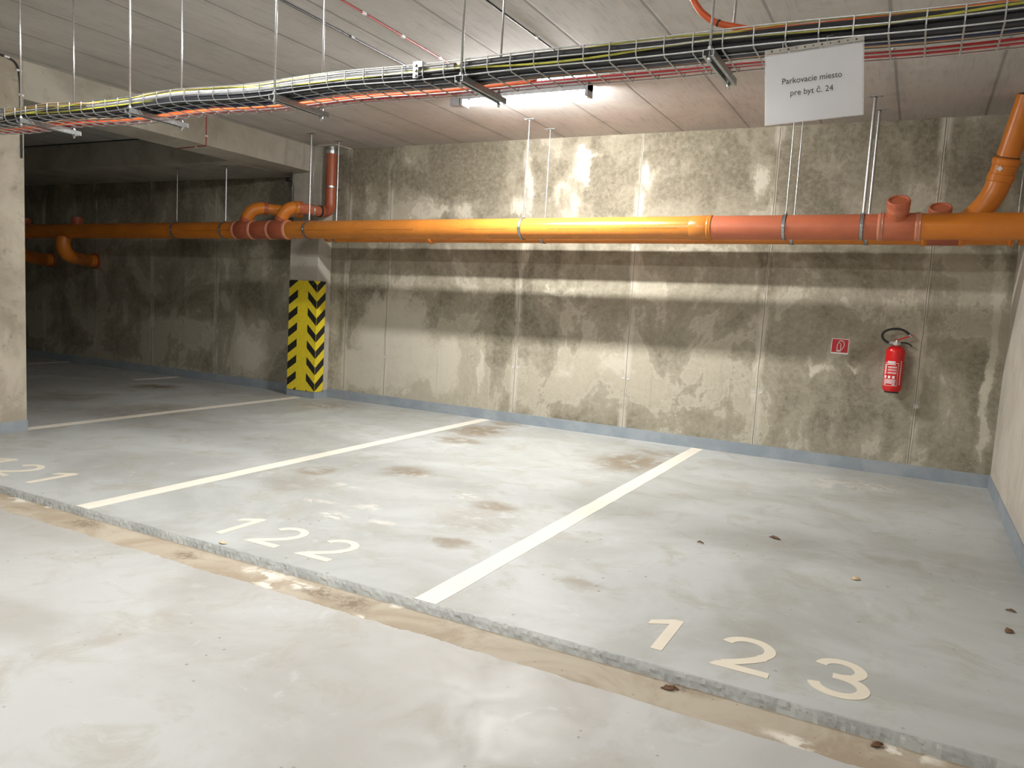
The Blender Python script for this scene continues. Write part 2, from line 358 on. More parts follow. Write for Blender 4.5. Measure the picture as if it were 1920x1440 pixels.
# rough painted edge of the raised parking slab
def curb():
    mb = MB(); n = 620; k = len(mb.v)
    for i in range(n+1):
        x = -9.0+(XR+9.0)*i/n; j = lambda a: random.uniform(-a, a)*.5
        mb.v += [(x, CURB+.004, .0008), (x, CURB-.004+j(.004), -.002+j(.002)), (x, CURB-.016+j(.006), -.014+j(.005)), (x, CURB-.022+j(.007), -.025+j(.004)), (x, CURB-.030+j(.009), LOW-.004)]
    for i in range(n):
        for q in range(4):
            a = i*5+q; mb.face([a, a+1, a+6, a+5])
    return mb
g = G('chipped_kerb_paint'); fi = g.noise(45, 5, .7); n_ = g.noise(5, 5, .6)
col = g.mix(g.step(n_, .4, .6), (.36, .375, .365), (.46, .475, .455)); col = g.mix(g.step(fi, .58, .68, 0, .7), col, (.20, .18, .15))
g.bump(fi, .3, .004); m_kerb = g.end(col, .55)
S('trim_2', curb(), m_kerb)
S('ceiling', MB().box((XL, YF, H), (XR, D, H+.25)), m_ceil)
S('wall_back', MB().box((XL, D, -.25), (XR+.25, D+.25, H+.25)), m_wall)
S('wall_right', MB().box((XR, YF, -.25), (XR+.25, D, H+.25)), m_side)
S('wall_left', MB().box((XL-.25, YF-.25, -.25), (XL, D+.25, H+.25)), m_beam)
S('wall_front', MB().box((XL, YF-.25, -.25), (XR+.25, YF, H+.25)), m_pale)
S('cross_beam', MB().box((BX0, 4.07, BZ), (BX1, D, H)), m_beam)
S('wall_beam', MB().box((XL, SOFF_Y, SOFF_Z), (BX0, D, H)), m_beam)
S('column_with_light_blocker', MB().box((BX0, 1.2, LOW), (BX1, 4.07, H)), m_pale)  # real column, lengthened out of view to keep lamp light off the dark bay
S('wall_pillar', MB().box((-7.345, 7.655, 0), (-6.875, D, H)), m_beam)
BH = .117
S('baseboard_back', MB().box((XL, D-.012, 0), (-7.345, D, BH)).box((-6.875, D-.012, 0), (XR, D, BH)), m_base)
S('baseboard_right', MB().box((XR-.010, CURB, 0), (XR, D-.012, BH)), m_base)
S('baseboard_column', MB().box((BX0-.006, CURB, .0), (BX1+.006, 4.076, .098)), m_base)
S('baseboard_pillar', MB().box((-7.351, 7.649, 0), (-6.869, D-.012, .095)), m_base)

# painted markings, parts of the floor
def line(x0, x1, y0, y1, name='parking_line', lab=None):
    mb = MB(); n = 40
    top = [(x0+random.uniform(-.0025, .0025), y0+(y1-y0)*i/n) for i in range(n+1)]+[(x1+random.uniform(-.0025, .0025), y1+(y0-y1)*i/n) for i in range(n+1)]
    mb.poly([(a, b, .0) for a, b in top], (0, 0, .0016))
    o = mb.build(name, m_line, floor)
    if lab: o['label'] = lab
line(-4.478, -4.354, CURB+.002, 7.885, lab='white line between bays 121 and 122')
line(-1.949, -1.826, CURB+.002, 7.885, lab='white line between bays 122 and 123')
line(-7.16, -7.04, 4.08, 7.60, lab='white line from column to striped pillar')
line(-9.81, -9.69, 7.15, 7.88, lab='short white line in the dark bay')
line(-12.45, -12.33, 7.05, 7.88, lab='far white line end in the dark bay')

def ribbon(mb, pts, w, z0=0.0, h=.0018):
    L = []; R = []; k = len(pts); pts = [Vector((a, b, 0)) for a, b in pts]
    for i in range(k):
        t = (pts[min(i+1, k-1)]-pts[max(i-1, 0)]).normalized(); nn = Vector((-t.y, t.x, 0)); s = w/2
        if 0 < i < k-1:
            t1 = (pts[i]-pts[i-1]).normalized(); t2 = (pts[i+1]-pts[i]).normalized()
            c = max(.55, math.sqrt(max(0, (1+t1.dot(t2))/2))); s = w/2/c
        L.append(pts[i]+nn*s); R.append(pts[i]-nn*s)
    n = len(mb.v)
    for a, b in zip(L, R): mb.v += [(a.x, a.y, z0+h), (b.x, b.y, z0+h), (a.x, a.y, z0), (b.x, b.y, z0)]
    for i in range(k-1):
        a = n+4*i
        mb.face([a, a+1, a+5, a+4]); mb.face([a, a+4, a+6, a+2]); mb.face([a+1, a+3, a+7, a+5])
    mb.face([n, n+2, n+3, n+1]); e = n+4*(k-1); mb.face([e, e+1, e+3, e+2])
def digit(ch, x, y):       # x: left edge for 2/3, right edge of the stem for 1
    mb = MB(); w = .046
    if ch == '1':
        mb.poly([(x-.05, y, 0), (x, y, 0), (x, y+.35, 0), (x-.045, y+.35, 0), (x-.135, y+.285, 0), (x-.135, y+.235, 0), (x-.05, y+.285, 0)], (0, 0, .0018))
    elif ch == '2':
        p = [(x+.113+.09*math.cos(a), y+.235+.09*math.sin(a)) for a in [math.radians(168-i*11) for i in range(20)]]
        p += [(x+.182, y+.165), (x+.145, y+.122), (x+.095, y+.078), (x+.05, y+.045)]
        ribbon(mb, p, w)
        mb.poly([(x+.002, y, 0), (x+.232, y, 0), (x+.232, y+.048, 0), (x+.085, y+.048, 0), (x+.062, y+.072, 0), (x+.02, y+.040, 0)], (0, 0, .0019))
    else:
        p = [(x+.108+.076*math.cos(a), y+.256+.074*math.sin(a)) for a in [math.radians(172-i*13) for i in range(18)]]
        p += [(x+.115, y+.182)]
        ribbon(mb, p, w)
        q = [(x+.085, y+.182), (x+.115, y+.182)]+[(x+.112+.09*math.cos(a), y+.100+.080*math.sin(a)) for a in [math.radians(75-i*13) for i in range(20)]]
        ribbon(mb, q, w, 0.0, .0021)
    return mb
for num, spots in (('123', ((-.803,), (-.612,), (-.245,))), ('122', ((-3.372,), (-3.2,), (-2.83,))), ('121', ((-5.93,), (-5.745,), (-5.2,)))):
    root = bpy.data.objects.new('bay_number', None); COL.objects.link(root); root.parent = floor
    root.location = (spots[1][0], 3.025, 0); root['label'] = 'cream painted bay number '+num
    for ch, (x,) in zip(num, spots): adopt(digit(ch, x, 3.025), 'digit', m_num, root)

# ------------------------------------------------------------------ ceiling lamps
def lamp(x, y, power, label):
    mt = m_tube.copy(); mt.node_tree.nodes['Principled BSDF'].inputs['Emission Strength'].default_value = power
    t = thing('strip_lamp', (x, y, H), label, 'lamp', None)
    adopt(MB().box((x-.61, y-.056, H-.065), (x+.61, y+.056, H-.002)), 'housing', m_plas, t)
    mb = MB(); n = 10; pr = []
    for i in range(n+1):
        a = math.pi+math.pi*i/n; pr.append((.047*math.cos(a), -.082+.028*math.sin(a)))
    pr = [(-.047, -.066)]+pr+[(.047, -.066)]; k = len(pr)
    for xx in (x-.585, x+.585):
        mb.v += [(xx, y+a, H+b) for a, b in pr]
    for i in range(k-1): mb.face([i, i+1, k+i+1, k+i], 0, True)
    mb.face(list(range(k))[::-1]); mb.face(list(range(k, 2*k)))
    adopt(mb, 'diffuser', mt, t)
    for s in (-1, 1):
        e = adopt(MB().box((x+s*.598-.012, y-.057, H-.114), (x+s*.598+.012, y+.057, H-.01)), 'end_cap', m_plas, t)
        adopt(MB().box((x+s*.52-.010, y-.060, H-.080), (x+s*.52+.010, y+.060, H-.060)), 'clip', m_zinc, t)
    adopt(MB().box((x-.73, y-.035, H-.105), (x-.635, y+.035, H-.04)), 'junction_box', m_plas, t)
    adopt(MB().box((x-.637, y-.012, H-.085), (x-.608, y+.012, H-.06)), 'cable_gland', m_white, t)
    return t
lamp(*LAMPS[0], 'lit white tube lamp on the ceiling behind the cable tray')
lamp(*LAMPS[1], 'tube lamp on the ceiling above and before the cable tray')
lamp(*LAMPS[2], 'added fill lamp on the ceiling behind the viewer, left one')  # unseen fill lamp, added to light wall and pipes from the front
lamp(*LAMPS[3], 'added fill lamp on the ceiling behind the viewer, by right wall')  # unseen fill lamp, added to brighten the right side

# ------------------------------------------------------------------ drain pipes
PR = .104
FY, RY = 7.04, 7.48
def pz(x): return 2.122+.0108*(x+5.56)
def pipe_sec(mb, x0, x1, y, r=PR, seg=40): return mb.tube([(x0+(x1-x0)*i/4, y, pz(x0+(x1-x0)*i/4)) for i in range(5)], r, seg)
def lip(mb, x, y, r=PR): 
    ax = Vector((1, 0, .0108)); return mb.lathe([(-.022, r), (-.018, r+.007), (-.010, r+.010), (.0, r+.010), (.006, r+.006), (.010, r+.006), (.014, r+.009), (.020, r+.007), (.024, r)], (x, y, pz(x)), ax, 40)
def socket(mb, x0, x1, y, r=PR):     # widened sleeve between two points
    ax = Vector((x1-x0, 0, pz(x1)-pz(x0))); L = ax.length
    return mb.lathe([(0, r), (.012, r+.005), (L-.012, r+.005), (L, r)], (x0, y, pz(x0)), ax, 40)
TILT = Vector((0, -math.sin(.60), math.cos(.60)))     # cleanouts lean towards the aisle
def stub(mb, x, y, h, r=.083, seg=32, ax=Vector((0, 0, 1))):
    z = pz(x)
    return mb.lathe([(.02, r*.93), (.115, r*.93), (.125, r), (.150, r+.004), (h-.05, r+.004), (h-.04, r), (h-.006, r)], (x, y, z), ax, seg)
def capm(mb, x, y, h, r=.080):
    o = Vector((x, y, pz(x)))+TILT*h; w0 = Vector((1, 0, 0)); u0 = TILT.cross(w0)
    mb.lathe([(-.050, r+.003), (-.046, r+.006), (.0, r+.006), (.006, r+.002), (.006, r-.008), (-.004, r-.011), (-.004, .01)], o, TILT, 32)
    for i in range(28):
        an = 2*math.pi*i/28; u = w0*math.cos(an)+u0*math.sin(an); w = TILT.cross(u)
        mb.obox(o-TILT*.022+u*(r+.006), u*.002, w*.003, TILT*.018)
    return mb

fp = thing('drain_pipe', (-5.6, FY, pz(-5.6)), 'long orange drain pipe hung in front, nearest to the viewer', 'pipe')
adopt(pipe_sec(MB(), -7.03, -1.75, FY), 'pipe_section', m_org2, fp)['label'] = 'bright yellow orange pipe length'
adopt(pipe_sec(MB(), -12.6, -7.66, FY), 'pipe_section', m_org, fp)['label'] = 'dull orange pipe length in the dark bay'
adopt(pipe_sec(MB(), -1.75, -.30, FY), 'pipe_section', m_sal, fp)['label'] = 'salmon pink pipe length'
adopt(pipe_sec(MB(), -.10, XR-.002, FY), 'pipe_section', m_org, fp)['label'] = 'orange pipe length by right wall'
s1 = adopt(socket(MB(), -1.91, -1.755, FY), 'socket', m_org2, fp)
o = adopt(lip(MB(), -1.735, FY), 'socket_lip', m_org2, s1)
# two branch tees of brown-red pvc
for (xa, xb) in ((-7.64, -7.37), (-7.065, -6.80)):
    t = adopt(socket(MB(), xa, xb, FY, PR+.003), 'branch_tee', m_red, fp); t['label'] = 'brown red branch fitting'
    for xx in (xa, xb): adopt(lip(MB(), xx, FY, PR+.003), 'socket_lip', m_rim, t)
adopt(socket(MB(), -7.37, -7.065, FY, PR), 'coupling', m_red, fp)
# cleanout tee with screw cap near the right end
t = adopt(socket(MB(), -.355, -.07, FY, PR+.001), 'cleanout_tee', m_sal, fp)
for xx in (-.345, -.075): adopt(lip(MB(), xx, FY, PR+.002), 'socket_lip', m_rim, t)
adopt(stub(MB(), -.228, FY, .232, .080, 32, TILT), 'cleanout_neck', m_sal, t)
adopt(capm(MB(), -.228, FY, .232), 'screw_cap', m_sal, t)
# cleanout stubs in the dark bay and the drops to the back wall
adopt(stub(MB(), -10.86, FY, .20, .075), 'cleanout_neck', m_red, fp)
adopt(stub(MB(), -12.12, FY, .20, .075), 'cleanout_neck', m_red, fp)
adopt(lip(MB(), -12.0, FY), 'socket_lip', m_red, fp)
for i, (x0, x1, zz) in enumerate(((-8.5, -6.9, 0), (-5.6, -4.9, 0), (-4.3, -3.75, 0), (-3.3, -2.8, 0), (-2.55, -2.0, 0), (-6.6, -5.95, 0))):
    mb = MB(); n = 9; rr = PR+.0006
    for k in range(n):
        a0 = x0+(x1-x0)*k/n; a1 = x0+(x1-x0)*(k+1)/n
        th = -.12
        pts = [(a, FY-rr*math.cos(th+d), pz(a)+rr*math.sin(th+d)) for a, d in ((a0, -.02), (a1, -.02), (a1, .02), (a0, .02))]
        mb.poly(pts, (0, -.0006, 0))
    adopt(mb, 'print_line', m_print, fp)

rp = thing('drain_pipe', (-3.6, RY, pz(-3.6)), 'orange drain pipe hung behind the front pipe, close to the back wall', 'pipe')
adopt(pipe_sec(MB(), -6.52, XR-.002, RY), 'pipe_section', m_org, rp)
adopt(MB().lathe([(0, .104), (.05, .104), (.055, .09), (.056, .01)], (-6.52, RY, pz(-6.52)), (-1, 0, -.01), 32), 'end_plug', m_red, rp)
for xx in (-5.03, -.02, .25, .60): adopt(lip(MB(), xx, RY, PR+.002), 'socket_lip', m_org, rp)
t = adopt(socket(MB(), -.03, .24, RY, PR+.002), 'cleanout_tee', m_red, rp)
adopt(stub(MB(), .072, RY, .230, .080, 32, TILT), 'cleanout_neck', m_red, t)
adopt(capm(MB(), .072, RY, .230), 'screw_cap', m_sal, t)

# inclined pipe at the right end dropping into the rear pipe
ip = thing('inclined_pipe', (.42, RY, pz(.4)+.1), 'thick orange pipe coming down from ceiling into rear pipe by right wall', 'pipe')
A0 = Vector((.23, RY, pz(.2)+.05)); A1 = Vector((.40, RY, pz(.2)+.205)); d1 = (A1-A0).normalized()
d2 = Vector((.19, -.28, 1)).normalized(); A2 = Vector((.472, RY-.035, 2.60))
def bez(p0, p1, p2, n=8): return [(p0*(1-t)**2+p1*2*t*(1-t)+p2*t*t) for t in [i/n for i in range(n+1)]]
adopt(MB().tube([A0, A0+d1*.16], .088, 32), 'branch_neck', m_org, ip)
cpt = Vector((.445, RY-.01, 2.455))
adopt(MB().tube(bez(A0+d1*.15, cpt, A2, 12), .092, 32), 'elbow', m_org, ip)['label'] = 'glossy orange elbow'
d3 = (A2-cpt).normalized()
adopt(MB().lathe([(-.01, .092), (0, .100), (.05, .100), (.055, .094), (.12, .094), (.125, .101), (.165, .103), (.172, .097), (.18, .085)], A2, d2, 32), 'socket', m_org, ip)
A4 = A2+d2*.17; kk = (H-.002-A4.z)/d2.z
adopt(MB().tube([A4, A4+d2*kk*.985], .084, 32), 'pipe_section', m_org, ip)
adopt(MB().lathe([(0, .0862), (.008, .0865), (.012, .0862)], A4+d2*.004, d2, 32), 'gasket', m_rubber, ip)
ctr = A2+d2*.075+Vector((-.03, -.098, 0)); adopt(MB().obox(ctr, (.010, 0, .012), (0, .003, 0), (-.010, 0, .012)), 'sticker', m_white, ip)

# two branch pipes above the front pipe
def branch(x0, label, root_name, yend, riser):
    z0 = pz(x0); BR = .066
    t = thing(root_name, (x0, FY, z0), label, 'pipe')
    base = Vector((x0, FY, z0)); dn = Vector((.42, .10, 1)).normalized()
    top = base+dn*.17
    adopt(MB().lathe([(.06, BR+.006), (.12, BR+.006), (.125, BR+.014), (.155, BR+.015), (.16, BR+.010), (.18, BR+.008)], base, dn, 24), 'branch_neck', m_red, t)
    p1 = base+dn*.16; zc = z0+.285; hd = Vector((.30, .62, .0)).normalized()
    e1 = Vector((x0+.20, FY+.16, zc)); pm = Vector((x0+.112, FY+.03, zc+.004))
    adopt(MB().tube(bez(p1, pm, e1, 12), BR+.011, 24), 'elbow', m_org, t)
    adopt(MB().lathe([(-.015, BR+.011), (-.01, BR+.016), (.03, BR+.016), (.036, BR)], e1, hd, 24), 'socket_lip', m_red, t)
    adopt(MB().obox(p1+Vector((.01, -BR-.002, .03)), (.014, 0, .006), (0, .002, 0), (-.005, 0, .012)), 'sticker', m_white, t)
    if riser:
        e2 = Vector((riser[0], riser[1], zc)); q = e2
        dd = (e2-e1).normalized()
        adopt(MB().tube([e1, e2-dd*.14], BR, 24), 'pipe_section', m_sal, t)
        adopt(MB().lathe([(0, BR), (.004, BR+.008), (.03, BR+.008), (.034, BR)], e2-dd*.20, dd, 24), 'gasket_ring', m_rubber, t)
        adopt(MB().tube(bez(e2-dd*.14, e2, e2+Vector((0, 0, .14)), 12), BR+.005, 24), 'elbow', m_red, t)
        adopt(MB().tube([e2+Vector((0, 0, .13)), (e2.x, e2.y, H-.10)], BR, 24), 'riser', m_red, t)
        cl = adopt(MB().lathe([(0, BR+.002), (0, BR+.007), (.022, BR+.007), (.022, BR+.002)], (e2.x, e2.y, 2.705), (0, 0, 1), 24), 'wall_clamp', m_zinc, t)
        adopt(MB().box((e2.x-.012, e2.y+BR, 2.708), (e2.x+.012, D, 2.724)), 'clamp_bracket', m_zinc, cl)
        adopt(MB().lathe([(0, BR+.004), (.04, BR+.006), (.045, BR-.006), (.098, BR-.008)], (e2.x, e2.y, H-.10), (0, 0, 1), 24), 'sleeve', m_zinc, t)
        adopt(MB().box((e2.x-.15, e2.y-.10, H-.012), (e2.x+.15, D, H-.001)), 'ceiling_plate', m_mort, t)
    else:
        e2 = Vector((x0+.20+hd.x/hd.y*(yend-FY-.16), yend, zc))
        adopt(MB().tube([e1, e2], BR, 24), 'pipe_section', m_org, t)
    return t, e1, zc
branch(-6.985, 'orange branch pipe rising from front pipe to the ceiling riser beside pillar', 'branch_pipe', 0, (-6.745, 7.71))
branch(-7.565, 'orange branch pipe left of riser branch, running back past the pillar', 'branch_pipe', 7.64, None)

# drops from the front pipe to the back wall, in the dark bay
for x0, lab in ((-11.15, 'dark orange drop pipe bending into the back wall, right of the two'), (-12.3, 'dark orange drop pipe bending into the back wall, left of the two')):
    t = thing('drop_pipe', (x0, FY, pz(x0)), lab, 'pipe')
    p = [Vector((x0, FY-.02, pz(x0)-.09)), Vector((x0+.0, FY-.03, pz(x0)-.20)), Vector((x0-.02, FY+.02, pz(x0)-.31)), Vector((x0-.08, FY+.14, pz(x0)-.36)), Vector((x0-.32, FY+.42, pz(x0)-.375)), Vector((x0-.565, FY+.70, pz(x0)-.385)), Vector((x0-.575, D-.12, pz(x0)-.385)), Vector((x0-.575, D-.004, pz(x0)-.385))]
    pts = []
    for i in range(len(p)-1):
        pa, pb, pc, pd = p[max(i-1, 0)], p[i], p[i+1], p[min(i+2, len(p)-1)]
        for k in range(5):
            u = k/5; pts.append(.5*((2*pb)+(pc-pa)*u+(2*pa-5*pb+4*pc-pd)*u*u+(3*pb-pa-3*pc+pd)*u**3))
    pts.append(p[-1])
    adopt(MB().tube(pts, .100, 28), 'bend', m_org, t)
    adopt(MB().lathe([(0, .101), (.004, .125), (.028, .125)], (x0-.575, D-.034, pz(x0)-.385), (0, 1, 0), 28), 'wall_collar', m_red, t)

# pipe hangers
def hanger(x, y, ztop, rod_r, label, group, zc=None, r=PR, flange=True, clampw=.024, lean=.0):
    zc = pz(x) if zc is None else zc
    t = thing('pipe_hanger', (x, y, ztop), label, 'hanger', group)
    mb = MB(); n = 40
    for (rr, hw, m_) in ((r+.0045, clampw/2+.003, 0),):
        pr = [(-hw, r+.0012), (-hw, rr), (hw, rr), (hw, r+.0012)]
        mb.lathe(pr, (x, y, zc), (1, 0, .0108), n)
    ru = adopt(mb, 'rubber_lining', m_rubber, t)
    mb = MB().lathe([(-clampw/2, r+.0030), (-clampw/2, r+.0062), (clampw/2, r+.0062), (clampw/2, r+.0030)], (x, y, zc), (1, 0, .0108), n)
    cb = adopt(mb, 'clamp_band', m_zincd, t)
    for s in (-1, 1):
        sc = MB().box((x-clampw/2, y+s*(r+.006)-.009, zc-.004), (x+clampw/2, y+s*(r+.006)+.009, zc-.001)).box((x-clampw/2, y+s*(r+.006)-.009, zc+.006), (x+clampw/2, y+s*(r+.006)+.009, zc+.009))
        sc.lathe([(-.018, .004), (.018, .004)], (x, y+s*(r+.010), zc), (0, 0, 1), 8)
        adopt(sc, 'clamp_screw', m_zinc, cb)
    adopt(MB().lathe([(0, .011), (.022, .011)], (x, y, zc+r+.006), (0, 0, 1), 6), 'nut', m_zinc, t)
    adopt(MB().tube([(x, y, zc+r+.008), (x+lean, y, ztop-.003)], rod_r, 12), 'threaded_rod', m_zinc, t)
    if flange:
        fl = adopt(MB().box((x+lean-.055, y-.02, ztop-.006), (x+lean+.055, y+.02, ztop-.0005)).lathe([(-.03, .014), (-.006, .014)], (x+lean, y, ztop), (0, 0, 1), 8), 'ceiling_foot', m_zincd, t)
        for s in (-1, 1): adopt(MB().lathe([(-.014, .008), (-.006, .008)], (x+lean+s*.04, y, ztop), (0, 0, 1), 6), 'anchor_bolt', m_zinc, fl)
    return t
hanger(-.485, FY, H, .0125, 'thick steel rod hanger of front pipe left of the screw cap', None)
hanger(-1.095, FY, H, .005, 'thin threaded rod hanger of front salmon pipe below the paper sign', None)
hanger(-3.625, FY, H, .005, 'thin threaded rod hanger at middle of the bright orange front pipe', None, lean=.0)
hanger(-6.475, FY, H, .0115, 'thick steel rod hanger of front pipe right of the branch fittings', None)
hanger(-7.86, FY, SOFF_Z, .0115, 'thick steel rod hanger of front pipe left of the branch fittings', None)
hanger(-8.76, FY, SOFF_Z, .005, 'thin rod hanger of front pipe in dark bay left of branch fittings', None)
hanger(-.47, RY, H, .0115, 'thick steel rod hanger of rear pipe just behind the front one', None)
hanger(-1.09, RY, H, .005, 'thin rod hanger of rear pipe behind the paper sign', None)
hanger(-3.60, RY, H, .005, 'thin rod hanger at middle of the rear pipe', None, lean=.0)
hanger(-6.44, RY, H, .0095, 'steel rod hanger of rear pipe in front of the riser', None)
hanger(.63, RY, H, .005, 'thin rod hanger of rear pipe close to the right wall', None)
def small_hanger(x, y, zc, ztop, label):
    t = thing('pipe_hanger', (x, y, ztop), label, 'hanger')
    ax = Vector((.30, .62, 0)).normalized()
    adopt(MB().lathe([(-.012, .0670), (-.012, .0725), (.012, .0725), (.012, .0670)], (x, y, zc), ax, 24), 'clamp_band', m_zincd, t)
    adopt(MB().lathe([(0, .009), (.02, .009)], (x, y, zc+.0715), (0, 0, 1), 6), 'nut', m_zinc, t)
    adopt(MB().tube([(x, y, zc+.075), (x, y, ztop-.001)], .004, 8), 'threaded_rod', m_zinc, t)
small_hanger(-7.565+.20+.30/.62*.32, FY+.16+.32, pz(-7.565)+.285, SOFF_Z, 'thin rod with clamp holding the left branch pipe')
e1 = Vector((-6.785, FY+.16, 0)); e2 = Vector((-6.745, 7.71, 0)); q = e1.lerp(e2, .42)
small_hanger(q.x, q.y, pz(-6.985)+.285, H, 'thin rod with clamp holding the right branch pipe')

# ------------------------------------------------------------------ wire cable tray
TY0, TY1, TZ = 2.70, 2.975, 2.288
TX0, TX1 = -6.95, XR-.004
def sag(x): return .004*math.sin((x+.7)*2*math.pi)+.003*math.sin(x*5.1)
tr = thing('cable_tray', (-2, TY0, TZ), 'long galvanised wire basket tray hung across below the ceiling', 'cable tray')
lw = [(TY0, .060), (TY0, .030), (TY0+.004, .0), (TY0+.075, 0), (TY0+.14, 0), (TY0+.205, 0), (TY1-.004, 0), (TY1, .030), (TY1, .060)]
for yy, dz in lw:
    n = 70; adopt(MB().tube([(TX0+(TX1-TX0)*i/n, yy, TZ+dz+.002+sag(TX0+(TX1-TX0)*i/n)) for i in range(n+1)], .0028, 6), 'long_wire', m_zinc, tr)
x = TX1-.05
while x > TX0:
    s_ = sag(x); r_ = .018
    p = [(x, TY0-.003, TZ+.062+s_), (x, TY0-.003, TZ+.016+s_), (x, TY0+.012, TZ-.003+s_), (x, TY1-.012, TZ-.003+s_), (x, TY1+.003, TZ+.016+s_), (x, TY1+.003, TZ+.062+s_)]
    adopt(MB().tube(p, .0028, 6), 'cross_wire', m_zinc, tr)
    x -= .1015
for cx in (-1.925, -4.865):
    c = adopt(MB().box((cx-.013, TY0-.009, TZ+.004), (cx+.013, TY0-.005, TZ+.07)), 'coupler_plate', m_zinc, tr)
    for dz in (.015, .035, .055): adopt(MB().lathe([(0, .006), (.005, .006)], (cx, TY0-.009, TZ+dz), (0, -1, 0), 6), 'coupler_bolt', m_zinc, c)
    adopt(MB().box((cx+.012, TY0-.012, TZ+.045), (cx+.035, TY0-.006, TZ+.068)), 'coupler_clip', m_zinc, tr)

hx = [(-4.65, 'leftmost'), (-3.70, 'second from left'), (-2.695, 'third from left'), (-1.697, 'fourth from left, before the lamp'), (-.712, 'rightmost, left of the paper sign')]
for x, w in hx:
    z = TZ-.008+sag(x)
    t = thing('trapeze_hanger', (x, TY0-.018, H), 'steel trapeze hanger of the cable tray, '+w, 'hanger', 'trapeze hangers under the cable tray')
    mb = MB()      # open c-channel under the tray
    y0, y1 = TY0-.035, TY1+.055
    mb.box((x-.019, y0, z-.003), (x+.019, y1, z)); mb.box((x-.019, y0, z-.024), (x-.016, y1, z-.003)); mb.box((x+.016, y0, z-.024), (x+.019, y1, z-.003))
    mb.box((x-.016, y0, z-.024), (x-.008, y1, z-.021)); mb.box((x+.008, y0, z-.024), (x+.016, y1, z-.021))
    adopt(mb, 'strut_channel', m_zincd, t)
    for yy in (TY0-.018, TY1+.020):
        ro = adopt(MB().tube([(x, yy, z-.045), (x, yy, H-.001)], .0048, 10), 'threaded_rod', m_zinc, t)
        adopt(MB().lathe([(0, .013), (.003, .013), (.003, .009), (.012, .009)], (x, yy, z), (0, 0, 1), 6).lathe([(-.034, .009), (-.025, .009)], (x, yy, z), (0, 0, 1), 6), 'nut', m_zinc, ro)
        adopt(MB().lathe([(-.03, .010), (-.001, .012)], (x, yy, H), (0, 0, 1), 8), 'ceiling_anchor', m_zincd, ro)

def cable(name, y, dz, r, mat, label, cat='cable', group=None, wy=.012, wz=.004, x0=TX0, x1=TX1-.004, seg=8, sd=0, ends=None):
    rnd = random.Random(sd+int(y*1000)); ph = [rnd.uniform(0, 6.28) for _ in range(6)]
    n = int((x1-x0)/.07); pts = []
    for i in range(n+1):
        xx = x0+(x1-x0)*i/n
        yy = y+wy*(.6*math.sin(xx*1.3+ph[0])+.4*math.sin(xx*3.1+ph[1]))
        zz = TZ+.004+r+dz+sag(xx)+wz*(.5+.5*math.sin(xx*2.3+ph[2]))+(wz*.4)*math.sin(xx*6+ph[3])
        pts.append((xx, min(max(yy, TY0+r+.004), TY1-r-.004), zz))
    return tag(MB().tube(pts, r, seg).build(name, mat), label, cat, group)
gb = 'black power cables in the tray'
cable('corrugated_conduit', TY0+.024, .022, .0165, m_gry, 'grey corrugated conduit on top at front of the cable tray', 'conduit', wy=.005, wz=.004, x0=-4.1, x1=-1.75, sd=3)
cable('corrugated_conduit', TY0+.024, .020, .0175, m_char, 'charcoal corrugated conduit continuing along tray front to the right', 'conduit', wy=.005, wz=.004, x0=-1.72, sd=3)
for i, (yy, dz, r) in enumerate(((TY0+.028, 0, .014), (TY0+.066, .0, .017), (TY0+.104, 0, .014), (TY0+.060, .030, .014), (TY0+.095, .027, .013))):
    cable('power_cable', yy, dz, r, m_black, 'thick black power cable lying in the wire tray', 'cable', gb, wy=.008, sd=10+i)
cable('power_cable', TY0+.132, .0, .010, m_navy, 'dark blue cable in middle of the wire tray', 'cable', None, wy=.01, sd=31)
for i, (yy, dz, r) in enumerate(((TY0+.012, .014, .0040), (TY0+.016, .030, .0034), (TY0+.12, .03, .004))):
    cable('earth_wire', yy, dz, r, m_yg, 'yellow green earth wire lying in the wire tray', 'cable', 'earth wires in the tray', wy=.010, wz=.020, sd=40+i)
cable('data_cable', TY0+.03, .046, .0034, m_yel, 'thin yellow cable on top of the bundle in tray', 'cable', None, wy=.018, wz=.014, sd=50)
cable('data_cable', TY0+.02, .046, .004, m_peach, 'peach coloured cable along the top front edge of tray', 'cable', None, wy=.008, wz=.014, x1=-4.0, sd=54)
cable('data_cable', TY0+.08, .040, .0040, m_wht, 'white cable among the black ones in tray', 'cable', None, wy=.02, wz=.012, sd=52)
cable('data_cable', TY0+.155, .0, .006, m_peach, 'tan cable in the rear half of tray floor', 'cable', None, wy=.012, sd=58)
for i, (yy, dz, r) in enumerate(((TY1-.024, 0, .0085), (TY1-.042, 0, .0075))):
    cable('fire_cable', yy, dz, r, m_redc, 'dark red cable at the rear edge of tray floor', 'cable', 'dark red cables at the rear of the tray', wy=.005, sd=60+i)
for i, (yy, dz, r) in enumerate(((TY1-.028, .016, .006), (TY1-.046, .014, .0055), (TY1-.060, 0, .0065))):
    cable('fire_cable', yy, dz, r, m_orc, 'bright orange cable at the rear of the tray', 'cable', 'bright orange cables at the rear of the tray', wy=.01, wz=.006, x1=-1.5, sd=70+i)

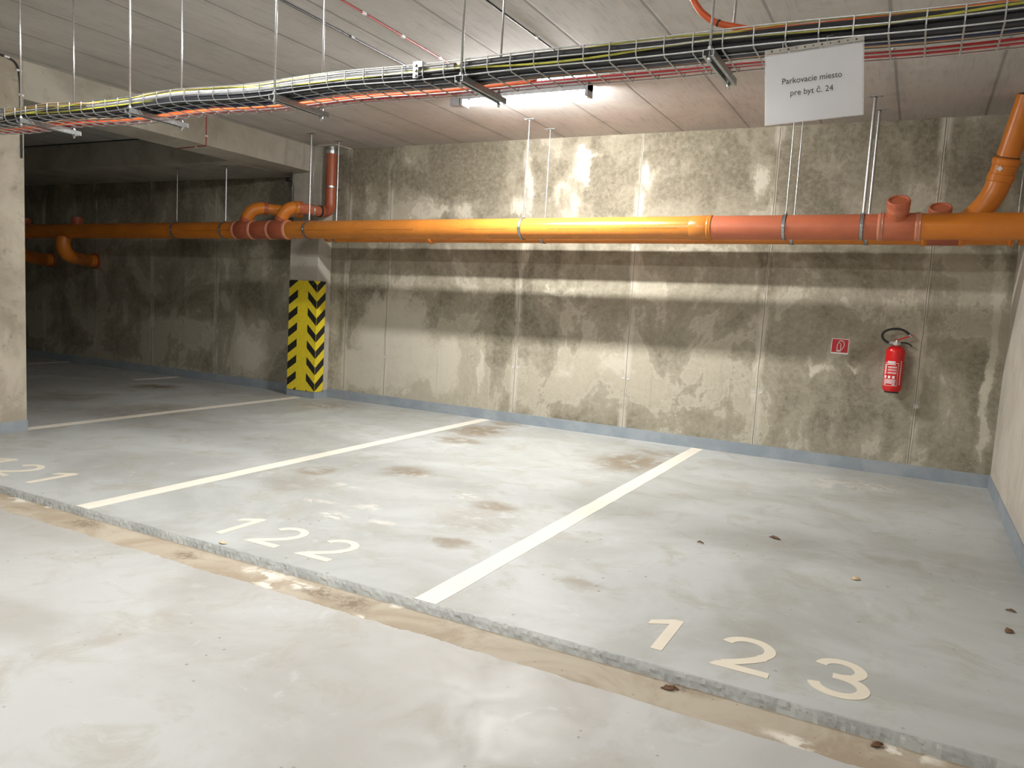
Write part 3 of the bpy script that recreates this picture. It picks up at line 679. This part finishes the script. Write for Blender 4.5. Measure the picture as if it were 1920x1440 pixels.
# orange conduit drooping from the ceiling to the tray rear
def smooth_path(p, n=6):
    p = [Vector(a) for a in p]; out = []
    for i in range(len(p)-1):
        pa, pb, pc, pd = p[max(i-1, 0)], p[i], p[i+1], p[min(i+2, len(p)-1)]
        for k in range(n):
            u = k/n; out.append(.5*((2*pb)+(pc-pa)*u+(2*pa-5*pb+4*pc-pd)*u*u+(3*pb-pa-3*pc+pd)*u**3))
    return out+[p[-1]]
pc = [(-.97, 2.60, H-.016), (-.955, 2.63, 3.0), (-.90, 2.72, 2.72), (-.842, 2.85, 2.545), (-.811, 2.865, 2.49), (-.781, 2.87, 2.461), (-.749, 2.87, 2.439), (-.694, 2.87, 2.42), (-.6, 2.88, 2.401), (-.458, 2.89, 2.396), (-.289, 2.89, 2.398), (-.101, 2.89, 2.403), (.16, 2.89, 2.406), (.45, 2.89, 2.406), (XR-.003, 2.89, 2.41)]
oc = thing('flexible_conduit', pc[7], 'orange flexible conduit curving down from ceiling over the cable tray', 'conduit')
adopt(MB().tube(smooth_path(pc), .0115, 14), 'sheath', m_orc, oc)
adopt(MB().lathe([(-.003, .013), (.003, .013)], (-.738, 2.87, 2.435), (1, 0, -.5), 12), 'cable_tie', m_rubber, oc)

# cables clipped to the ceiling, beam and column
def clipped(name, pts, r, mat, label, clips, cmat):
    t = thing(name, pts[0], label, 'cable')
    adopt(MB().tube(smooth_path(pts, 4), r, 8), 'sheath', mat, t)
    for c, n in clips: 
        c = Vector(c); n = Vector(n); a = Vector((0, 0, 1)) if abs(n.z) < .5 else Vector((1, 0, 0)); b = n.cross(a)
        adopt(MB().obox(c, n*(r+.003), a*.008, b*(r+.012)), 'cable_clip', cmat, t)
zc = H-.008
clipped('ceiling_cable', [(-3.73, 1.2, zc), (-3.755, 3.0, zc), (-3.765, 3.8, zc), (-3.795, 4.9, zc), (-3.79, 5.80, zc)], .007, m_black, 'thick black cable on ceiling running to the lamp left end', [((-3.78, 4.5, H-.006), (0, 0, 1)), ((-3.76, 3.6, H-.006), (0, 0, 1))], m_zincd)
clipped('ceiling_cable', [(-3.36, 1.2, zc), (-3.385, 3.0, zc), (-3.39, 3.94, zc), (-3.43, 5.30, zc), (-3.44, 5.70, zc)], .0055, m_redc, 'dark red cable clipped straight along the ceiling', [((-3.395, 4.15, H-.007), (0, 0, 1)), ((-3.41, 4.6, H-.007), (0, 0, 1)), ((-3.425, 5.1, H-.007), (0, 0, 1))], m_white)
clipped('ceiling_cable', [(-2.52, 1.2, zc), (-2.517, 4.0, zc), (-2.51, 4.8, zc), (-2.503, 5.5, zc)], .0055, m_black, 'thin black cable on ceiling right of the red one', [((-2.51, 4.9, H-.007), (0, 0, 1))], m_white)
bx = BX1+.006
clipped('beam_cable', [(bx, 6.0, H-.002), (bx, 6.0, 3.0), (bx, 6.0, BZ+.02), (bx-.004, 6.0, BZ-.006), (-7.15, 6.02, BZ-.006), (-7.43, 6.05, BZ-.006), (BX0, 6.06, BZ-.006)], .0045, m_redc, 'thin red cable running down the concrete beam and under it', [((bx-.002, 6.0, 3.0), (1, 0, 0)), ((-7.2, 6.03, BZ-.004), (0, 0, 1))], m_white)
clipped('column_cable', [(bx, 3.55, H-.02), (bx, 3.80, H-.012), (bx, 3.92, H-.012), (bx, 3.99, H-.03), (bx, 4.025, H-.08), (bx, 4.04, 3.05), (bx, 4.044, 2.9), (bx, 4.046, 2.55), (bx, 4.046, 2.4)], .009, m_black, 'black cable curving down the top of left concrete column', [((bx, 3.93, H-.012), (1, 0, 0)), ((bx, 4.03, 3.13), (1, 0, 0)), ((bx, 4.045, 2.93), (1, 0, 0))], m_white)
clipped('dark_bay_cable', [(BX0-.002, 6.74, H-.009), (-9.0, 6.74, H-.009), (-12, 6.72, H-.009), (-15, 6.72, H-.009)], .007, m_black, 'black cable along the ceiling of the dark bay', [((-8.6, 6.74, H-.006), (0, 0, 1))], m_zincd)
t = thing('pillar_cable', (-7.32, 7.65, 2.8), 'short black cable with box on pillar edge behind branch pipes', 'cable')
adopt(MB().tube(smooth_path([(-7.40, 7.648, 2.80), (-7.35, 7.645, 2.79), (-7.322, 7.645, 2.74), (-7.32, 7.646, 2.6), (-7.32, 7.646, 2.25)], 4), .0075, 8), 'sheath', m_black, t)
adopt(MB().box((-7.43, 7.625, 2.79), (-7.385, 7.655, 2.84)), 'box', m_black, t)

# ------------------------------------------------------------------ paper sign hung on the tray
yw, tl = math.radians(5.56), math.radians(4.88)
sc_ = Vector((-.366, 2.644, 2.141))
U = Vector((math.cos(yw)*math.cos(tl), math.sin(yw)*math.cos(tl), math.sin(tl))); V = Vector((-math.cos(yw)*math.sin(tl), -math.sin(yw)*math.sin(tl), math.cos(tl))); Nn = U.cross(V)
sg = thing('paper_sign', sc_, 'white paper notice in clear sleeve hanging from the cable tray', 'sign')
sw, sh = .291, .237
def sp(u, v, n=0): return sc_+U*u+V*v+Nn*n
adopt(MB().obox(sp(0, -.009), U*(sw/2-.004), V*(sh/2-.012), Nn*.0004), 'paper_sheet', m_paper, sg)
sl = adopt(MB().obox(sp(0, -.009, .0016), U*(sw/2), V*(sh/2-.009), Nn*.0003).obox(sp(0, 0, -.0016), U*(sw/2), V*(sh/2), Nn*.0003), 'clear_sleeve', m_sleeve, sg)
hs = adopt(MB().obox(sp(0, sh/2-.007), U*(sw/2), V*.007, Nn*.0006), 'punched_strip', m_mort, sg)
for i in range(11):
    u = -sw/2+.022+i*(sw-.044)/10
    adopt(MB().lathe([(0, .0026 if i % 2 else .0034), (.0006, .0026 if i % 2 else .0034)], sp(u, sh/2-.007, .0004), Nn, 10), 'punch_hole', m_ink, hs)
for u in (-.09, .04): adopt(MB().tube([sp(u, sh/2-.006, -.002), sp(u, sh/2-.006, .004), sp(u, sh/2+.012, .006), Vector((sp(u, 0).x, TY0-.004, TZ+.008))], .0012, 6), 'wire_loop', m_zinc, sg)
def text_mesh(txt, size, name, mat, parent, place, align='CENTER', ext=.0002, sx=1.0):
    cu = bpy.data.curves.new('t', 'FONT'); cu.body = txt; cu.size = size; cu.align_x = align; cu.align_y = 'CENTER'; cu.extrude = ext; cu.resolution_u = 3
    to = bpy.data.objects.new('t', cu); COL.objects.link(to); bpy.context.view_layer.update()
    me = bpy.data.meshes.new_from_object(to.evaluated_get(bpy.context.evaluated_depsgraph_get()))
    bpy.data.objects.remove(to); me.name = name
    base = Vector((0,0,0)); p = parent
    while p: base += p.location; p = p.parent
    for v in me.vertices: v.co = Vector(place(v.co.x*sx, v.co.y, v.co.z))-base
    me.materials.clear(); me.materials.append(mat)
    o = bpy.data.objects.new(name, me); COL.objects.link(o); o.parent = parent
    return o
text_mesh('Parkovacie miesto', .0262, 'lettering', m_ink, sg, lambda a, b, c: sp(a-.005, b+.012, .0024+c), sx=.92)
text_mesh('pre byt č. 24', .0255, 'lettering', m_ink, sg, lambda a, b, c: sp(a-.005, b-.026, .0024+c), sx=.95)

# ------------------------------------------------------------------ striped guard plate round the pillar
pg = MB(); GZ0, GZ1 = .088, 1.525; xa, xb, yf = -7.338, -6.867, 7.647; ds = .16
pg.box((xa, yf-.004, GZ0), (xb+.004, yf, GZ1), 0); pg.box((xb, yf, GZ0), (xb+.004, yf+ds, GZ1), 0)
def quad_clip(pts):      # clip a (u, z) polygon to the plate height
    for lim, sgn in ((GZ0, 1), (GZ1, -1)):
        out = []
        for i in range(len(pts)):
            a, b = pts[i-1], pts[i]; da, db = sgn*(a[1]-lim), sgn*(b[1]-lim)
            if (da >= 0) != (db >= 0):
                k = da/(da-db); out.append((a[0]+(b[0]-a[0])*k, a[1]+(b[1]-a[1])*k))
            if db >= 0: out.append(b)
        pts = out
        if len(pts) < 3: return None
    return pts
fw = xb+.004-xa; per = .2135
for k in range(-1, 9):
    z = GZ1-.02-per*k
    strips = [((0, z-.205), (0, z-.305), (.32, z-.200), (.32, z-.100)), ((.69, z-.112), (.69, z-.212), (1, z-.345), (1, z-.245))]
    for st in strips:
        c = quad_clip(list(st))
        if c: pg.poly([(xa+fw*u, yf-.004, zz) for u, zz in c], (0, -.0008, 0), 1)
    c = quad_clip([(0, z-.245), (0, z-.345), (ds, z-.215), (ds, z-.115)])
    if c: pg.poly([(xb+.004, yf+u, zz) for u, zz in c], (.0008, 0, 0), 1)
gp = thing('corner_guard', (-7.1, yf, GZ0), 'yellow and black striped guard plate wrapped round pillar', 'guard plate')
adopt(pg, 'striped_plate', [m_yellow, m_blk], gp)
for (u, zz) in ((-6.93, 1.49),): adopt(MB().lathe([(0, .007), (.004, .006)], (u, yf-.004, zz), (0, -1, 0), 10), 'screw', m_zinc, gp)

# ------------------------------------------------------------------ fire extinguisher and its sign
ex, ey = -.152, D-.115
ft = thing('fire_extinguisher', (ex, D, .79), 'red fire extinguisher with black hose hung on the stained wall', 'fire extinguisher')
prof = [(.0, .050), (.004, .066), (.02, .076), (.04, .079), (.362, .079), (.385, .075), (.402, .060), (.412, .038), (.418, .027)]
adopt(MB().lathe(prof, (ex, ey, .785), (0, 0, 1), 40), 'cylinder', m_extred, ft)
adopt(MB().lathe([(-.012, .058), (.012, .060), (.014, .052)], (ex, ey, .785), (0, 0, 1), 32), 'base_ring', m_rubber, ft)
vz = 1.203
vl = adopt(MB().lathe([(0, .026), (.008, .028), (.03, .028), (.034, .020), (.05, .018)], (ex, ey, vz), (0, 0, 1), 20).box((ex-.05, ey-.014, vz+.010), (ex+.03, ey+.014, vz+.034)), 'valve', m_zinc, ft)
adopt(MB().lathe([(0, .017), (.006, .017), (.007, .012)], (ex-.008, ey-.028, vz+.02), (0, -1, 0), 20), 'pressure_gauge', m_white, vl)
hd = MB(); d = Vector((.115, 0, .05)).normalized(); hd.obox(Vector((ex+.055, ey, vz+.072)), d*.072, (0, .010, 0), (-d.z*.006, 0, d.x*.006)); hd.box((ex-.018, ey-.011, vz+.034), (ex+.012, ey+.011, vz+.058))
adopt(hd, 'red_lever', m_extred, ft)
lv = MB(); lv.tube(smooth_path([(ex+.02, ey, vz+.028), (ex+.07, ey, vz+.030), (ex+.105, ey+.004, vz+.018), (ex+.125, ey+.02, vz+.004)], 4), .0065, 8)
adopt(lv, 'carry_handle', m_black, ft)
ho = [(ex-.05, ey, vz+.022), (ex-.08, ey-.004, vz+.028), (ex-.112, ey-.008, vz+.055), (ex-.122, ey-.010, vz+.09), (ex-.10, ey-.010, vz+.125), (ex-.045, ey-.010, vz+.147), (ex+.02, ey-.008, vz+.148), (ex+.07, ey-.004, vz+.128), (ex+.105, ey, vz+.095)]
hs_ = adopt(MB().tube(smooth_path(ho, 5), .0105, 12), 'hose', m_rubber, ft)
adopt(MB().lathe([(-.010, .013), (.014, .013)], (ex-.048, ey, vz+.022), (-1, 0, 0), 12), 'hose_nut', m_zinc, hs_)
adopt(MB().lathe([(-.012, .0125), (.014, .012), (.024, .007)], (ex+.103, ey, vz+.097), (.6, 0, -.6), 12), 'nozzle', m_zinc, hs_)
adopt(MB().box((ex-.02, ey+.078, .99), (ex+.02, D-.001, 1.21)).box((ex-.03, ey+.02, 1.205), (ex+.03, D-.001, 1.215)), 'wall_bracket', m_plas, ft)
def cyl(u, v, off=.0008):        # wrap label coordinates on the cylinder; u metres from the front, turned a little to the left
    a = u/.0795-.28; rr = .0795+off
    return (ex+rr*math.sin(a), ey-rr*math.cos(a), .785+v)
def cyl_rect(mb, u0, u1, v0, v1, off=.0008):
    n = max(1, int(abs(u1-u0)/.006)); b = len(mb.v)
    for i in range(n+1):
        u = u0+(u1-u0)*i/n; mb.v += [cyl(u, v0, off), cyl(u, v1, off)]
    for i in range(n): mb.face([b+2*i, b+2*i+2, b+2*i+3, b+2*i+1])
lb = MB()
u0, u1, v0, v1 = -.062, .062, .055, .262; w_ = .003
for r_ in ((u0, u1, v0, v0+w_), (u0, u1, v1-w_, v1), (u0, u0+w_, v0, v1), (u1-w_, u1, v0, v1)): cyl_rect(lb, *r_)
for (a, b, c, e) in ((-.034, .034, .266, .278), (-.028, .028, .256, .264), (-.040, .040, .244, .252), (-.026, .05, .222, .230), (-.026, .05, .214, .218), (-.026, .05, .198, .204), (-.026, .05, .190, .194), (-.026, .05, .172, .178), (-.026, .05, .164, .168), (-.05, .05, .106, .114), (-.05, .048, .096, .102), (-.05, .05, .084, .092), (-.05, .044, .074, .080), (.02, .05, .062, .070), (-.05, -.03, .064, .070)):
    n = int((b-a)/.012)
    for k in range(n): cyl_rect(lb, a+(b-a)*k/n, a+(b-a)*(k+.82+random.uniform(-.1, .12))/n, c, e)
for k in range(3): cyl_rect(lb, -.054+k*.036, -.034+k*.036, .122, .146)
for v in (.16, .176, .19, .205, .22, .234): cyl_rect(lb, -.056, -.040, v, v+.010)
for v in (.30-.02*k for k in range(11)): cyl_rect(lb, .080, .090, v-.03, v-.016)
adopt(lb, 'printed_label', m_white, ft)

es = thing('extinguisher_sign', (-.63, D, 1.156), 'red square sign with white extinguisher symbol left of the extinguisher', 'sign')
ca, sa = math.cos(-.012), math.sin(-.012)
def ep(u, v): return (-.630+u*ca-v*sa, v*ca+u*sa+1.157)
def flat(mb, pts, y, th=.0008): mb.poly([(ep(u, v)[0], y, ep(u, v)[1]) for u, v in pts], (0, -th, 0)); return mb
adopt(flat(MB(), [(-.077, -.072), (.077, -.072), (.077, .072), (-.077, .072)], D-.0005, .002), 'white_border', m_white, es)
adopt(flat(MB(), [(-.071, -.058), (.071, -.058), (.071, .066), (-.071, .066)], D-.0027), 'red_field', m_sigred, es)
pm_ = MB(); y_ = D-.0037
def rib2(pts, w):
    pts = [Vector((a, b)) for a, b in pts]
    for a, b in zip(pts, pts[1:]):
        t = (b-a).normalized(); n = Vector((-t.y, t.x))*w/2; a2 = a-t*w*.3; b2 = b+t*w*.3
        flat(pm_, [tuple(a2+n), tuple(b2+n), tuple(b2-n), tuple(a2-n)], y_)
rib2([(-.024, -.046), (-.024, .014), (-.018, .028), (-.006, .034), (.006, .022), (.008, .008), (.008, -.046)], .006)
flat(pm_, [(-.026, -.050), (.012, -.050), (.010, -.036), (-.024, -.036)], y_)
rib2([(-.012, .032), (-.014, .042), (.0, .054), (.018, .054), (.032, .040), (.037, .018), (.032, -.006), (.018, -.028), (.008, -.038)], .006)
rib2([(-.018, .040), (-.008, .044)], .008)
adopt(pm_, 'pictogram', m_white, es)

# ------------------------------------------------------------------ litter on the floor
def leaf(x, y, z0, L, ang, label, cat='leaf', name='dry_leaf', mat=m_leaf, w=.4, grp=None):
    mb = MB(); n = 7; rnd = random.Random(int(x*1000+y*77)); base = []
    for i in range(n+1):
        u = i/n; h = .012*math.sin(u*3.14)+.004*rnd.random(); ww = L*w*.5*math.sin(math.pi*min(1, u*1.05+.02))*rnd.uniform(.7, 1.1)+.001
        a = ((u-.5)*L, -ww, .002+h*.4); b = ((u-.5)*L, 0, .003+h); c = ((u-.5)*L, ww, .002+h*rnd.uniform(.3, 1.3))
        base.append((a, b, c))
    for lay in (0, .0012):
        for tri in base:
            for p in tri:
                mb.v.append((x+p[0]*math.cos(ang)-p[1]*math.sin(ang), y+p[0]*math.sin(ang)+p[1]*math.cos(ang), z0+p[2]+lay-.002))
    N = 3*(n+1)
    for i in range(n):
        for q in range(2):
            a = i*3+q; mb.face([a, a+1, a+4, a+3], 0, True); mb.face([N+a, N+a+3, N+a+4, N+a+1], 0, True)
    rim = [3*i for i in range(n+1)]+[3*i+2 for i in range(n, -1, -1)]
    for a, b in zip(rim, rim[1:]+rim[:1]): mb.face([a, b, N+b, N+a])
    return tag(mb.build(name, mat, loc=(x, y, z0)), label, cat, grp)
leaf(-.667, 5.027, 0, .085, -.4, 'dark curled dry leaf in the floor shadow of bay 123', w=.3)
leaf(.52, 4.17, 0, .055, .9, 'brown dry leaf near right wall, the nearer of two', w=.6)
leaf(.555, 4.485, 0, .05, -.2, 'small thin dry leaf near right wall, the farther of two', w=.25)
leaf(-.16, 4.508, 0, .05, .2, 'tan chip lying alone in middle of bay 123', 'debris', 'bark_chip', m_chip, .7)
leaf(-1.04, 4.62, 0, .05, -.3, 'small dark twig left of the curled leaf in bay 123', 'twig', 'twig', w=.14)
leaf(-.70, 2.80, LOW-.003, .07, .3, 'brown leaf scraps in the gutter below the number 123', w=.4)
leaf(.02, 2.82, LOW-.003, .05, .7, 'small leaf scrap in gutter near bottom right', w=.5)
leaf(-3.235, 2.915, 0, .055, .1, 'pale yellow flake at kerb left of the number 122', 'debris', 'paint_flake', plain('pale_yellow_flake', (.66, .58, .38), .8), .5)
# tie-bolt plugs on the wall joints
for x, z, lab in ((-4.10, .66, 'left plug at wall joint nearest the striped pillar'), (-4.04, .66, 'right plug at wall joint nearest the striped pillar'), (-2.755, .66, 'left plug at middle wall joint'), (-2.70, .655, 'right plug at middle wall joint'), (-1.385, .655, 'left plug at wall joint below the red sign'), (-1.315, .655, 'right plug at wall joint below the red sign'), (.06, .66, 'plug at wall joint below the extinguisher'), (-5.93, .62, 'plug at wall joint beside the pale patch')):
    tag(MB().lathe([(0, .022), (.004, .022), (.004, .014), (.001, .012)], (x, D, z), (0, -1, 0), 18).build('tie_hole_plug', m_mort, loc=(x, D, z)), 'small round concrete '+lab, 'plug')
